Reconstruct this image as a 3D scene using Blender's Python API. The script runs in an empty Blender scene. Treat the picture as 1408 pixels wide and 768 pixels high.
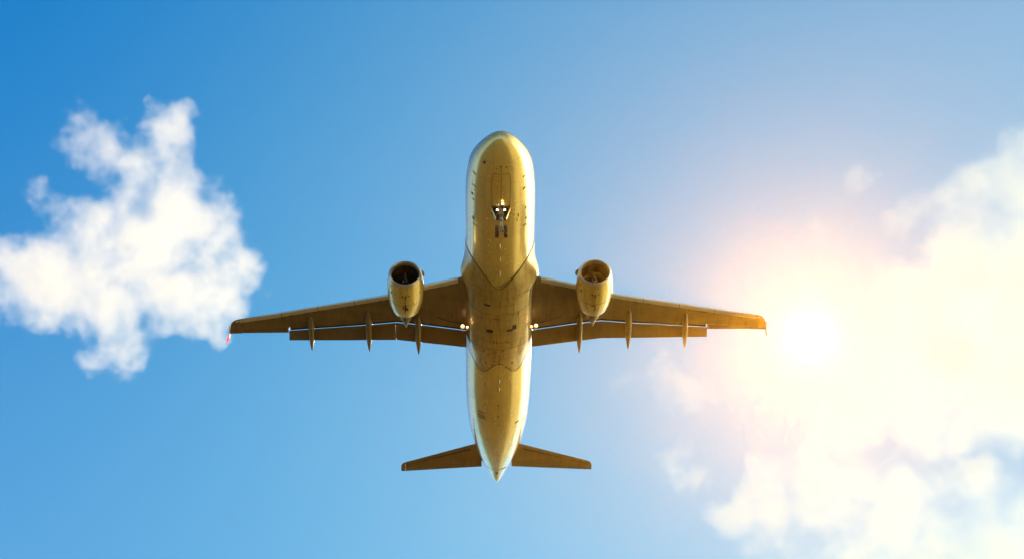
import bpy, bmesh, math, random
import numpy as np
from mathutils import Vector, Matrix
from math import radians as R, sin, cos, pi, sqrt

random.seed(7)
S = bpy.context.scene
C = S.collection

# ------------------------------------------------------------------ camera
CAM_H = 1.7
F_PX, DIST = 4720.2, 214.44          # focal length in photo pixels (1408 wide), metres to mid aeroplane
PITCH = R(4.0)                       # nose-up attitude on approach
E_PLANE = R(38.571) - PITCH          # elevation of the aeroplane above the horizon
cam_d = bpy.data.cameras.new('camera')
cam = bpy.data.objects.new('camera', cam_d)
C.objects.link(cam)
cam_d.sensor_width = 36.0
cam_d.lens = F_PX / 1408 * 36.0
cam_d.clip_start = 0.5
cam_d.clip_end = 60000
cam_el = E_PLANE + 39.04 / F_PX
cam_az = 18.07 / F_PX / cos(E_PLANE)
cam.location = (0, 0, CAM_H)
cam.rotation_euler = (R(90) + cam_el, 0, -cam_az)
S.camera = cam
CAMM = cam.rotation_euler.to_matrix()

def ray(px, py):
    """world direction through a point of the photograph (used to lay out the far sky)"""
    return (CAMM @ Vector(((px - 704) / F_PX, (384 - py) / F_PX, -1))).normalized()

# ------------------------------------------------------------------ sun, sky, exposure
sun_dir = ray(1113, 462)
sun_el = math.asin(sun_dir.z)
sun_az = math.atan2(sun_dir.x, sun_dir.y)       # from +Y towards +X
sd = bpy.data.lights.new('sun', 'SUN')
sd.energy = 4.2
sd.angle = R(0.53)
sd.color = (1.0, 0.91, 0.78)
sun = bpy.data.objects.new('sun', sd)
C.objects.link(sun)
sun.location = (40, 200, 300)
sun.rotation_euler = sun_dir.to_track_quat('Z', 'Y').to_euler()

S.view_settings.view_transform = 'Standard'
S.view_settings.look = 'None'
S.view_settings.gamma = 1
S.view_settings.exposure = 0.0
S.view_settings.use_curve_mapping = False
S.render.engine = 'CYCLES'
S.cycles.use_denoising = True
S.cycles.max_bounces = 6
S.cycles.diffuse_bounces = 3
S.cycles.glossy_bounces = 3
S.cycles.volume_bounces = 6
S.cycles.transparent_max_bounces = 24
S.cycles.volume_step_rate = 1.0
S.cycles.volume_max_steps = 96
S.cycles.sample_clamp_indirect = 6

W = bpy.data.worlds.new('World')
S.world = W
W.use_nodes = True
nt = W.node_tree
nt.nodes.clear()
N = nt.nodes.new
L = nt.links.new

def vmath(nt, op, a, b=None):
    n = nt.nodes.new('ShaderNodeVectorMath'); n.operation = op
    for i, v in enumerate((a, b)):
        if v is None: continue
        if isinstance(v, (tuple, list, Vector)): n.inputs[i].default_value = v
        elif isinstance(v, (int, float)): n.inputs['Scale'].default_value = v
        else: nt.links.new(v, n.inputs[i])
    return n

def fmath(nt, op, a, b=None, c=None, clamp=False):
    n = nt.nodes.new('ShaderNodeMath'); n.operation = op; n.use_clamp = clamp
    for i, v in enumerate((a, b, c)):
        if v is None: continue
        if isinstance(v, (int, float)): n.inputs[i].default_value = v
        else: nt.links.new(v, n.inputs[i])
    return n.outputs[0]

def maprange(nt, v, a, b, c=0.0, d=1.0, smooth=True):
    n = nt.nodes.new('ShaderNodeMapRange')
    n.interpolation_type = 'SMOOTHSTEP' if smooth else 'LINEAR'
    nt.links.new(v, n.inputs['Value'])
    for k, x in (('From Min', a), ('From Max', b), ('To Min', c), ('To Max', d)):
        n.inputs[k].default_value = x
    return n.outputs['Result']

sky = N('ShaderNodeTexSky')
sky.sky_type = 'NISHITA'
sky.sun_disc = False
sky.sun_elevation = sun_el
sky.sun_rotation = sun_az
sky.altitude = 300
sky.air_density = 1.0
sky.dust_density = 0.0
sky.ozone_density = 1.0
# the blue of the clear air, a little more saturated than the model gives
hs = N('ShaderNodeVectorMath'); hs.operation = 'MULTIPLY'
hs.inputs[1].default_value = (.0, .64, 1.05)
L(sky.outputs[0], hs.inputs[0])
bg = N('ShaderNodeBackground')
bg.inputs['Strength'].default_value = 0.12
L(hs.outputs[0], bg.inputs['Color'])
# aureole: sunlight scattered forward by the thin humid air around the sun
tc = N('ShaderNodeTexCoord')
dirn = vmath(nt, 'NORMALIZE', tc.outputs['Generated'])
dot = vmath(nt, 'DOT_PRODUCT', dirn.outputs[0], tuple(sun_dir)).outputs['Value']
ang = fmath(nt, 'ARCCOSINE', fmath(nt, 'MINIMUM', dot, 0.9999999))      # radians from the sun
deg = fmath(nt, 'MULTIPLY', ang, 180 / pi)
def lobe(width, amp, col, power=2.0):
    q = fmath(nt, 'POWER', fmath(nt, 'DIVIDE', deg, width), power)
    g = fmath(nt, 'MULTIPLY', fmath(nt, 'EXPONENT', fmath(nt, 'MULTIPLY', q, -1.0)), amp)
    b = N('ShaderNodeBackground')
    b.inputs['Color'].default_value = (*col, 1)
    L(g, b.inputs['Strength'])
    return b
parts = [bg,
         lobe(0.34, .60, (1.0, 0.90, 0.92), 1.15),
         lobe(6.6, 0.25, (1.0, 0.42, 0.25), 1.6),
         lobe(11.0, 0.155, (0.1, 1.0, 0.45), 3.0)]
# paler air lower down
zel = N('ShaderNodeSeparateXYZ'); L(dirn.outputs[0], zel.inputs[0])
low = N('ShaderNodeBackground'); low.inputs['Color'].default_value = (.8, 1.0, .3, 1)
L(fmath(nt, 'MULTIPLY', maprange(nt, zel.outputs['Z'], .65, .44), .15), low.inputs['Strength'])
parts.append(low)
# unseen bright band low in the sky, added to whiten the fuselage rims
hz = N('ShaderNodeBackground'); hz.inputs['Color'].default_value = (1.0, .68, .60, 1)
L(fmath(nt, 'MULTIPLY', maprange(nt, zel.outputs['Z'], .50, .22), .40), hz.inputs['Strength'])
parts.append(hz)
# unseen warm sky glow, added at right to brighten the jet's right flank
rdir = Vector((.86, .46, .22)).normalized()
rd = fmath(nt, 'MAXIMUM', vmath(nt, 'DOT_PRODUCT', dirn.outputs[0], tuple(rdir)).outputs['Value'], 0.0)
rb_ = N('ShaderNodeBackground'); rb_.inputs['Color'].default_value = (1.0, .76, .34, 1)
L(fmath(nt, 'MULTIPLY', fmath(nt, 'POWER', rd, 9.0), 11.0), rb_.inputs['Strength'])
parts.append(rb_)
acc = parts[0].outputs[0]
for p in parts[1:]:
    a = N('ShaderNodeAddShader'); L(acc, a.inputs[0]); L(p.outputs[0], a.inputs[1]); acc = a.outputs[0]
out = N('ShaderNodeOutputWorld')
L(acc, out.inputs['Surface'])
W.cycles.sampling_method = 'MANUAL'
W.cycles.sample_map_resolution = 2048

# ------------------------------------------------------------------ helpers
def new_mat(name):
    m = bpy.data.materials.new(name); m.use_nodes = True
    return m, m.node_tree, m.node_tree.nodes['Principled BSDF']

def paint(name, col, rough=0.35, coat=0.0, metal=0.0, dirt=0.25, dirt_col=None, coat_rough=0.05, fine=1.0, bump=0.0, spec=0.5, panels=None):
    """aircraft skin: colour broken by soft soiling, streaks running aft and small specks"""
    m, t, b = new_mat(name)
    tc = t.nodes.new('ShaderNodeTexCoord')
    mp = t.nodes.new('ShaderNodeMapping'); mp.inputs['Scale'].default_value = (2.2, 0.28, 2.2)
    t.links.new(tc.outputs['Object'], mp.inputs[0])
    n1 = t.nodes.new('ShaderNodeTexNoise'); n1.inputs['Scale'].default_value = 1.6; n1.inputs['Detail'].default_value = 7; n1.inputs['Roughness'].default_value = .62
    t.links.new(mp.outputs[0], n1.inputs['Vector'])
    n2 = t.nodes.new('ShaderNodeTexNoise'); n2.inputs['Scale'].default_value = 6.5 * fine; n2.inputs['Detail'].default_value = 6
    t.links.new(tc.outputs['Object'], n2.inputs['Vector'])
    s1 = maprange(t, n1.outputs[0], .38, .72)
    s2 = maprange(t, n2.outputs[0], .52, .74)
    f = fmath(t, 'ADD', fmath(t, 'MULTIPLY', s1, dirt), fmath(t, 'MULTIPLY', s2, dirt * .7), clamp=True)
    mx = t.nodes.new('ShaderNodeMix'); mx.data_type = 'RGBA'
    mx.inputs[6].default_value = (*col, 1)
    mx.inputs[7].default_value = (*(dirt_col or [c * .35 for c in col]), 1)
    t.links.new(f, mx.inputs[0])
    base_out = mx.outputs[2]
    if panels:      # skin panels that aged a little differently from their neighbours
        br = t.nodes.new('ShaderNodeTexBrick')
        br.inputs['Color1'].default_value = (1, 1, 1, 1); br.inputs['Color2'].default_value = (1-panels[3],)*3 + (1,)
        br.inputs['Mortar'].default_value = (1-panels[3]*2.2,)*3 + (1,)
        br.inputs['Scale'].default_value = 1.0; br.inputs['Brick Width'].default_value = panels[0]; br.inputs['Row Height'].default_value = panels[1]
        br.inputs['Mortar Size'].default_value = panels[2]; br.inputs['Bias'].default_value = -.1
        t.links.new(tc.outputs['Object'], br.inputs['Vector'])
        mm = t.nodes.new('ShaderNodeMix'); mm.data_type = 'RGBA'; mm.blend_type = 'MULTIPLY'; mm.inputs[0].default_value = 1
        t.links.new(base_out, mm.inputs[6]); t.links.new(br.outputs['Color'], mm.inputs[7]); base_out = mm.outputs[2]
    t.links.new(base_out, b.inputs['Base Color'])
    b.inputs['Metallic'].default_value = metal
    r = fmath(t, 'ADD', fmath(t, 'MULTIPLY', f, .25), rough)
    t.links.new(r, b.inputs['Roughness'])
    b.inputs['Specular IOR Level'].default_value = spec
    b.inputs['Coat Weight'].default_value = coat
    b.inputs['Coat Roughness'].default_value = coat_rough
    if bump:
        bp = t.nodes.new('ShaderNodeBump'); bp.inputs['Strength'].default_value = bump; bp.inputs['Distance'].default_value = .01
        n3 = t.nodes.new('ShaderNodeTexNoise'); n3.inputs['Scale'].default_value = 1.3; n3.inputs['Detail'].default_value = 2
        t.links.new(mp.outputs[0], n3.inputs['Vector'])
        t.links.new(n3.outputs[0], bp.inputs['Height'])
        t.links.new(bp.outputs[0], b.inputs['Normal'])
    return m

def glow_mat(name, col, strength):
    m, t, b = new_mat(name)
    b.inputs['Base Color'].default_value = (*col, 1)
    b.inputs['Emission Color'].default_value = (*col, 1)
    b.inputs['Emission Strength'].default_value = strength
    return m

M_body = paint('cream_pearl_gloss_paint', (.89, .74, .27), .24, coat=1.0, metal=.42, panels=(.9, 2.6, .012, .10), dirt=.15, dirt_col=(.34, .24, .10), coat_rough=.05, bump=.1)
M_fair = paint('belly_fairing_paint', (.62, .47, .15), .34, coat=.8, metal=.35, panels=(.8, .7, .012, .16), dirt=.5, dirt_col=(.20, .14, .07), coat_rough=.12, bump=.3)
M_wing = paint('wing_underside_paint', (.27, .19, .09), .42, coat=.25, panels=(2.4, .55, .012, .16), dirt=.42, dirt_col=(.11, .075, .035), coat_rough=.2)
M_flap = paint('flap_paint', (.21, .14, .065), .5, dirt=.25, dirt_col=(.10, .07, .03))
M_slat = paint('bare_leading_edge_metal', (.80, .76, .68), .28, metal=.55, dirt=.15, dirt_col=(.4, .34, .25))
M_eng = paint('nacelle_paint', (.93, .76, .24), .28, coat=1.0, metal=.42, dirt=.42, dirt_col=(.20, .13, .05), coat_rough=.1, fine=.9)
M_lip = paint('inlet_lip_metal', (.72, .66, .56), .3, metal=.7, dirt=.15)
M_duct = paint('inlet_duct_liner', (.045, .036, .022), .6, dirt=.3)
M_fan = paint('fan_blade_titanium', (.035, .03, .025), .4, metal=.3, dirt=.2)
M_seam = paint('dark_seam_sealant', (.055, .04, .022), .7, dirt=.2)
M_seam2 = paint('faint_panel_seam', (.22, .16, .08), .6, dirt=.2)
M_black = paint('cavity_shade_black', (.012, .010, .008), .6, dirt=.1)  # flat black painted for the shade in recesses
M_rub = paint('tyre_rubber', (.018, .017, .016), .75, dirt=.2)
M_steel = paint('gear_steel', (.40, .37, .31), .25, metal=.5, dirt=.15)
M_exh = paint('exhaust_metal', (.26, .20, .14), .35, metal=.7, dirt=.4, dirt_col=(.05, .04, .03))
M_glass, t_, b_ = new_mat('cockpit_glass')
b_.inputs['Base Color'].default_value = (.012, .016, .024, 1); b_.inputs['Roughness'].default_value = .06
M_spin = paint('spinner_black', (.02, .018, .015), .7, spec=.15, dirt=.1)
M_white = paint('white_enamel', (.82, .80, .74), .35, dirt=.08)
M_lamp = glow_mat('lamp_warm', (1.0, .62, .28), 9)
M_halo = glow_mat('lamp_halo_glow', (1.0, .46, .12), 1.6)  # glowing outer ring, added for the halo around each landing lamp
M_lampw = glow_mat('lamp_white', (1.0, .80, .66), 7)
M_red = glow_mat('red_navigation_glow', (1.0, .12, .16), 1.1)

def link(name, bm, mats, parent=None, smooth=True, autosmooth=None):
    me = bpy.data.meshes.new(name)
    bmesh.ops.remove_doubles(bm, verts=bm.verts, dist=1e-5)
    bmesh.ops.recalc_face_normals(bm, faces=bm.faces)
    if smooth:
        for f in bm.faces: f.smooth = True
        a = autosmooth if autosmooth is not None else R(35)
        for e in bm.edges:
            if len(e.link_faces) == 2 and e.calc_face_angle(0) > a: e.smooth = False
    bm.to_mesh(me); bm.free()
    o = bpy.data.objects.new(name, me)
    C.objects.link(o)
    for m in (mats if isinstance(mats, (list, tuple)) else [mats]): me.materials.append(m)
    if parent: o.parent = parent
    return o

def grid(bm, rows, close=False, cap0=False, cap1=False, mat=0):
    vs = [[bm.verts.new(p) for p in r] for r in rows]
    n = len(vs[0])
    for a, b in zip(vs, vs[1:]):
        for j in range(n if close else n - 1):
            k = (j + 1) % n
            try:
                f = bm.faces.new((a[j], a[k], b[k], b[j])); f.material_index = mat
            except ValueError: pass
    if cap0: f = bm.faces.new(vs[0]); f.material_index = mat
    if cap1: f = bm.faces.new(vs[-1][::-1]); f.material_index = mat
    return vs

def pchip(xs, ys):
    xs = np.array(xs, float); ys = np.array(ys, float)
    h = np.diff(xs); d = np.diff(ys) / h
    m = np.zeros(len(xs))
    m[0] = d[0]; m[-1] = d[-1]
    for i in range(1, len(xs) - 1):
        if d[i-1] * d[i] > 0:
            w1 = 2 * h[i] + h[i-1]; w2 = h[i] + 2 * h[i-1]
            m[i] = (w1 + w2) / (w1 / d[i-1] + w2 / d[i])
    def f(x):
        x = min(max(x, xs[0]), xs[-1])
        i = min(int(np.searchsorted(xs, x, 'right')) - 1, len(h) - 1)
        t = (x - xs[i]) / h[i]
        return float((2*t**3-3*t*t+1)*ys[i] + (t**3-2*t*t+t)*h[i]*m[i] + (-2*t**3+3*t*t)*ys[i+1] + (t**3-t*t)*h[i]*m[i+1])
    return f

def lin(xs, ys):
    return lambda x: float(np.interp(x, xs, ys))

def ribbon(bm, surf, pts, width, mat=0, lift=.006, sub=1):
    """a thin strip lying on a surface surf(x, phi); pts are (x, phi) in order"""
    P = []
    for (a, b) in zip(pts, pts[1:]):
        for k in range(sub):
            t = k / sub
            P.append((a[0] + (b[0]-a[0])*t, a[1] + (b[1]-a[1])*t))
    P.append(pts[-1])
    pos = []; nor = []
    for (x, ph) in P:
        p = surf(x, ph)
        n = (surf(x, ph + .01) - surf(x, ph - .01)).cross(surf(x + .02, ph) - surf(x - .02, ph))
        n.normalize()
        cdir = p - surf_axis(x)
        if n.dot(cdir) < 0: n = -n
        pos.append(p); nor.append(n)
    rows = []
    for i in range(len(P)):
        t = pos[min(i+1, len(P)-1)] - pos[max(i-1, 0)]
        if t.length < 1e-6: continue
        s = nor[i].cross(t.normalized()) * width / 2
        rows.append([pos[i] + s + nor[i]*lift, pos[i] - s + nor[i]*lift])
    vs = [[bm.verts.new(p) for p in r] for r in rows]
    for a, b in zip(vs, vs[1:]):
        f = bm.faces.new((a[0], a[1], b[1], b[0])); f.material_index = mat

def patch(bm, surf, x0, x1, p0, p1, mat=0, lift=.006, nx=4, npn=4):
    rows = []
    for i in range(nx + 1):
        r = []
        for j in range(npn + 1):
            x = x0 + (x1-x0)*i/nx; ph = p0 + (p1-p0)*j/npn
            p = surf(x, ph); r.append(p + (p - surf_axis(x)).normalized() * lift)
        rows.append(r)
    grid(bm, rows, mat=mat)

def tube(bm, pts, rads, seg=14, mat=0, cap=True):
    rows = []
    for i, p in enumerate(pts):
        p = Vector(p)
        t = (Vector(pts[min(i+1, len(pts)-1)]) - Vector(pts[max(i-1, 0)])).normalized()
        a = t.orthogonal().normalized(); b = t.cross(a)
        r = rads[i] if isinstance(rads, (list, tuple)) else rads
        rows.append([p + (a*cos(2*pi*k/seg) + b*sin(2*pi*k/seg))*r for k in range(seg)])
    grid(bm, rows, close=True, cap0=cap, cap1=cap, mat=mat)

def box(bm, c, s, rot=None, mat=0, bev=0):
    m = Matrix.Translation(c) @ (rot.to_4x4() if rot else Matrix.Identity(4)) @ Matrix.Diagonal((*s, 1))
    r = bmesh.ops.create_cube(bm, size=1, matrix=m)
    fs = {f for v in r['verts'] for f in v.link_faces}
    for f in fs: f.material_index = mat
    if bev:
        es = list({e for v in r['verts'] for e in v.link_edges})
        bmesh.ops.bevel(bm, geom=es, offset=bev, segments=2, affect='EDGES')

def lathe(bm, prof, centre, seg=48, mat=0, squash=1.0, mats=None):
    """profile [(aft, radius)] turned about an axis along +Y through centre"""
    rows = []
    for (a, r) in prof:
        rows.append([Vector((centre[0] + r*cos(2*pi*k/seg), centre[1] + a, centre[2] + r*squash*sin(2*pi*k/seg))) for k in range(seg)])
    return grid(bm, rows, close=True, mat=mat)

# ------------------------------------------------------------------ ground
def make_ground():
    bm = bmesh.new()
    rad = [0] + [4 * 1.35**i for i in range(26)]
    rad = [r for r in rad if r < 5200] + [5200]
    seg = 72
    c = bm.verts.new((0, 0, 0)); prev = None
    for r in rad[1:]:
        ring = [bm.verts.new((r*cos(2*pi*k/seg), r*sin(2*pi*k/seg), (0 if r < 60 else .25*sin(k*1.7 + r*.01)*min(1, r/400)))) for k in range(seg)]
        for k in range(seg):
            if prev is None: bm.faces.new((c, ring[k], ring[(k+1) % seg]))
            else: bm.faces.new((prev[k], ring[k], ring[(k+1) % seg], prev[(k+1) % seg]))
        prev = ring
    m, t, b = new_mat('soil_and_bounce_field')
    tc = t.nodes.new('ShaderNodeTexCoord')
    n = t.nodes.new('ShaderNodeTexNoise'); n.inputs['Scale'].default_value = .012; n.inputs['Detail'].default_value = 9
    t.links.new(tc.outputs['Object'], n.inputs['Vector'])
    n2 = t.nodes.new('ShaderNodeTexNoise'); n2.inputs['Scale'].default_value = 2.5; n2.inputs['Detail'].default_value = 8
    t.links.new(tc.outputs['Object'], n2.inputs['Vector'])
    f = fmath(t, 'ADD', fmath(t, 'MULTIPLY', n.outputs[0], .6), fmath(t, 'MULTIPLY', n2.outputs[0], .4))
    def ramp(c0, c1):
        cr = t.nodes.new('ShaderNodeValToRGB')
        cr.color_ramp.elements[0].position = .35; cr.color_ramp.elements[0].color = (*c0, 1)
        cr.color_ramp.elements[1].position = .65; cr.color_ramp.elements[1].color = (*c1, 1)
        t.links.new(f, cr.inputs[0]); return cr.outputs[0]
    soil = ramp((.075, .047, .013), (.125, .078, .022))          # dark turned soil
    bounce_field = ramp((.74, .56, .19), (.86, .69, .28))              # unseen bright field, added at right to bounce light onto the jet
    sx = t.nodes.new('ShaderNodeSeparateXYZ'); t.links.new(tc.outputs['Object'], sx.inputs[0])
    edge = maprange(t, fmath(t, 'MULTIPLY_ADD', n.outputs[0], 16.0, sx.outputs[0]), 134.0, 142.0)
    mx = t.nodes.new('ShaderNodeMix'); mx.data_type = 'RGBA'
    t.links.new(edge, mx.inputs[0]); t.links.new(soil, mx.inputs[6]); t.links.new(bounce_field, mx.inputs[7])
    t.links.new(mx.outputs[2], b.inputs['Base Color'])
    b.inputs['Roughness'].default_value = .95
    b.inputs['Specular IOR Level'].default_value = .1
    bp = t.nodes.new('ShaderNodeBump'); bp.inputs['Strength'].default_value = .6; bp.inputs['Distance'].default_value = .05
    t.links.new(n2.outputs[0], bp.inputs['Height']); t.links.new(bp.outputs[0], b.inputs['Normal'])
    o = link('ground', bm, m)
    o['kind'] = 'structure'
make_ground()

# ------------------------------------------------------------------ the airliner (local axes: X photo-right, Y aft, Z up)
ROLL, YAW = 0.0185, -0.0055
rotm = Matrix.Rotation(-PITCH, 3, 'X') @ Matrix.Rotation(-YAW, 3, 'Z') @ Matrix.Rotation(-ROLL, 3, 'Y')
anchor = Vector((0, 0, CAM_H)) + DIST * Vector((0, cos(E_PLANE), sin(E_PLANE)))
jet = bpy.data.objects.new('airliner', None)
C.objects.link(jet)
jet.empty_display_size = 3
jet.location = anchor - rotm @ Vector((0, 17, 0))
jet.rotation_euler = rotm.to_euler()
jet['label'] = 'twin-engine passenger jet flying overhead seen from below with nose wheel down and lights on'
jet['category'] = 'airliner'

ST = [(0,.02,-.58,-.62),(.05,.24,-.36,-.84),(.25,.55,-.1,-1.12),(.6,.89,.2,-1.37),(1.1,1.22,.52,-1.6),(1.7,1.50,.9,-1.78),(2.4,1.72,1.4,-1.91),(3.2,1.90,1.8,-2.0),(4.2,2.02,1.97,-2.05),(5.4,2.08,2.05,-2.07),(6.8,2.10,2.07,-2.07),
(20,2.08,2.07,-2.07),(24,2.06,2.07,-2.07),(26,2.02,2.07,-1.98),(28,1.92,2.06,-1.72),(30,1.72,2.02,-1.30),(32,1.40,1.93,-.78),(33.5,1.08,1.8,-.33),(35,.66,1.58,.14),(36,.36,1.35,.45),(36.4,.20,1.2,.6),(36.6,.03,.94,.88)]
fx = [s[0] for s in ST]
f_hw = pchip(fx, [s[1] for s in ST]); f_top = pchip(fx, [s[2] for s in ST]); f_bot = pchip(fx, [s[3] for s in ST])

def surf_axis(x): return Vector((0, x, (f_top(x) + f_bot(x)) / 2))
def fus(x, ph):
    """fuselage skin: ph = 0 at the keel, +90 deg at photo-right"""
    zt, zb = f_top(x), f_bot(x)
    return Vector((f_hw(x) * sin(ph), x, (zt+zb)/2 - (zt-zb)/2 * cos(ph)))
def phx(x, X):   # angle at which the lower skin has lateral position X
    return math.asin(max(-1, min(1, X / f_hw(x))))

def make_fuselage():
    bm = bmesh.new()
    xs = [0.0] + [6.8 * (i/46)**2 for i in range(2, 47)] + list(np.linspace(7.2, 24, 30)) + list(np.linspace(24.4, 36, 50)) + [36.2, 36.4, 36.5, 36.57, 36.6]
    rows = [[fus(x, 2*pi*k/96) for k in range(96)] for x in xs]
    grid(bm, rows, close=True, cap0=True, cap1=True)
    rb = lambda pts, w=.035, m=1, sub=1: ribbon(bm, fus, pts, w, m, sub=sub)
    # closed forward nose-gear doors
    a, b_, X = 2.1, 4.75, .52
    rb([(a, phx(a, -X+.08)), (a, phx(a, X-.08)), (a+.1, phx(a+.1, X)), (b_, phx(b_, X))], .03, sub=6)
    rb([(a, phx(a, -X+.08)), (a+.1, phx(a+.1, -X)), (b_, phx(b_, -X))], .03, sub=6)
    rb([(1.6, 0), (b_, 0)], .03, sub=8)
    # radome joint, frame joints and stringer laps
    rb([(1.35, -1.1), (1.35, -.32)], .02, 2, sub=10); rb([(1.35, .3), (1.35, 1.1)], .014, 2, sub=10)
    for x, p0, p1 in ((2.75, -.50, -.22), (2.85, .30, .62), (4.15, -.95, -.45), (6.9, .3, .5)):
        rb([(x, p0), (x + .12, p1)], .022, 2, sub=6)
    for x in (7.4, 24.4, 27.3, 30.0):
        rb([(x, -1.45), (x, 1.45)], .012, 2, sub=40)
    rb([(33.9, -1.5), (33.9, 1.5)], .05, 1, sub=40)            # tail cone joint
    for p in (-.50, .62, -1.02):
        rb([(3.4, p), (12.0, p)], .010, 2, sub=20)
    for p in (-.36, .36):
        rb([(21.6, p), (29.5, p)], .012, 2, sub=20)
    rb([(1.45, -.47), (3.9, -.62)], .014, 2, sub=10)
    # cabin and cargo doors low on the flanks
    for s in (-1, 1):
        rb([(3.9, s*1.50), (3.9, s*1.9), (4.75, s*1.9), (4.75, s*1.50), (3.9, s*1.50)], .03, sub=6)
        rb([(28.9, s*1.45), (28.9, s*1.9), (29.7, s*1.9), (29.7, s*1.45), (28.9, s*1.45)], .03, sub=6)
    rb([(7.6, 1.0), (7.6, 1.5), (9.4, 1.5), (9.4, 1.0), (7.6, 1.0)], .018, 2, sub=6)
    # ports, drains, vents, scuffs
    for x, X, dx, dX in ((1.55, -.02, .05, .05), (1.7, -.28, .03, .03), (1.62, .3, .05, .04), (1.75, -.03, .03, .05), (2.2, .30, .02, .02),
                         (1.55, -.98, .10, .07), (2.85, -1.56, .05, .10), (2.85, 1.36, .05, .08), (3.8, -1.57, .04, .10), (3.8, 1.38, .07, .09),
                         (4.6, -1.68, .1, .05), (5.6, 1.5, .1, .04), (6.7, -1.62, .14, .06), (6.6, 1.52, .09, .05), (7.2, -1.52, .05, .14), (7.15, 1.44, .07, .10),
                         (5.9, 1.05, .16, .04), (6.3, .99, .10, .03), (5.0, -1.62, .06, .05),
                         (24.4, 0, .09, .05), (25.6, 0, .08, .05), (26.7, 0, .05, .04), (29.3, -.02, .05, .03), (31.2, .02, .06, .05), (32.2, .04, .07, .06),
                         (25.9, -.02, .05, .03), (26.9, 1.2, .08, .13), (33.85, .42, .10, .14), (29.2, 1.28, .06, .2)):
        if X > 0 and dX > .19:
            continue
        patch(bm, fus, x-dx, x+dx, phx(x, X-dX), phx(x, X+dX), 1, nx=2, npn=2)
    # louvred outlet on the lower left of the rear fuselage
    for k, (x, w) in enumerate(((25.45, .20), (25.85, .24), (26.08, .24))):
        patch(bm, fus, x, x+.17, phx(x, -1.12-w+k*.03), phx(x, -1.12+w+k*.03), 1, nx=1, npn=3)
    rb([(26.6, phx(26.6, -1.3)), (26.9, phx(26.9, -.86))], .03, sub=4)
    rb([(26.9, .88), (27.25, .95), (27.5, 1.12)], .05, sub=4)
    # tail skid and auxiliary power unit panels
    patch(bm, fus, 34.35, 34.75, phx(34.5, -.10), phx(34.5, .08), 1)
    rb([(28.4, -.8), (28.9, -.35), (28.9, .1)], .016, 2, sub=8)
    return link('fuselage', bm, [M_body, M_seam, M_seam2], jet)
fuselage = make_fuselage()

def make_windows():
    # panes wrap the upper nose: (x range at each side, angle from the keel)
    for s in (-1, 1):
        for (xa0, xa1, xb0, xb1, p0, p1) in ((1.45, 2.25, 1.62, 2.32, pi-.04, pi-.62), (1.64, 2.36, 1.95, 2.6, pi-.68, pi-1.08), (2.05, 2.68, 2.75, 3.1, pi-1.12, pi-1.38)):
            bm = bmesh.new()
            rows = []
            for i in range(7):
                t = i/6; r = []
                for j in range(5):
                    u = j/4
                    x = (xa0*(1-t)+xb0*t)*(1-u) + (xa1*(1-t)+xb1*t)*u
                    p = fus(x, s*(p0+(p1-p0)*t)); r.append(p + (p - surf_axis(x)).normalized()*.012)
                rows.append(r)
            grid(bm, rows)
            link('cockpit_window', bm, M_glass, jet)
make_windows()

def fair_xf(ph):
    X = abs(2.09 * sin(ph))
    return float(np.interp(X, [0, .15, .5, .93, 1.4, 1.85, 2.0, 2.1], [12.42, 12.38, 12.0, 11.42, 10.8, 10.32, 10.22, 10.2]))
def fair_xr(ph):
    X = abs(2.09 * sin(ph))
    return float(np.interp(X, [0, .2, .5, .8, 1.05, 1.3, 1.55, 1.78, 1.95, 2.1], [19.97, 20.02, 20.45, 20.95, 21.12, 20.95, 20.4, 19.7, 19.0, 18.3]))
def sm(a, b, x):
    t = max(0, min(1, (x-a)/(b-a))); return t*t*(3-2*t)
def fair(x, ph):
    p = fus(x, ph)
    n = Vector((sin(ph), 0, -cos(ph)))
    d = .018 + .24 * sm(10.6, 14.0, x) * (1 - sm(17.8, 21.1, x)) * max(0, cos(ph*.9))
    # squarer shoulders
    d += .13 * sm(11.5, 13.5, x) * (1 - sm(18.2, 20.8, x)) * math.exp(-((abs(ph)-.85)/.3)**2)
    # blend into the wing leading edge
    d += .34 * math.exp(-((x-12.45)/.85)**2) * math.exp(-((abs(ph)-1.22)/.3)**2)
    return p + n * d

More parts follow.
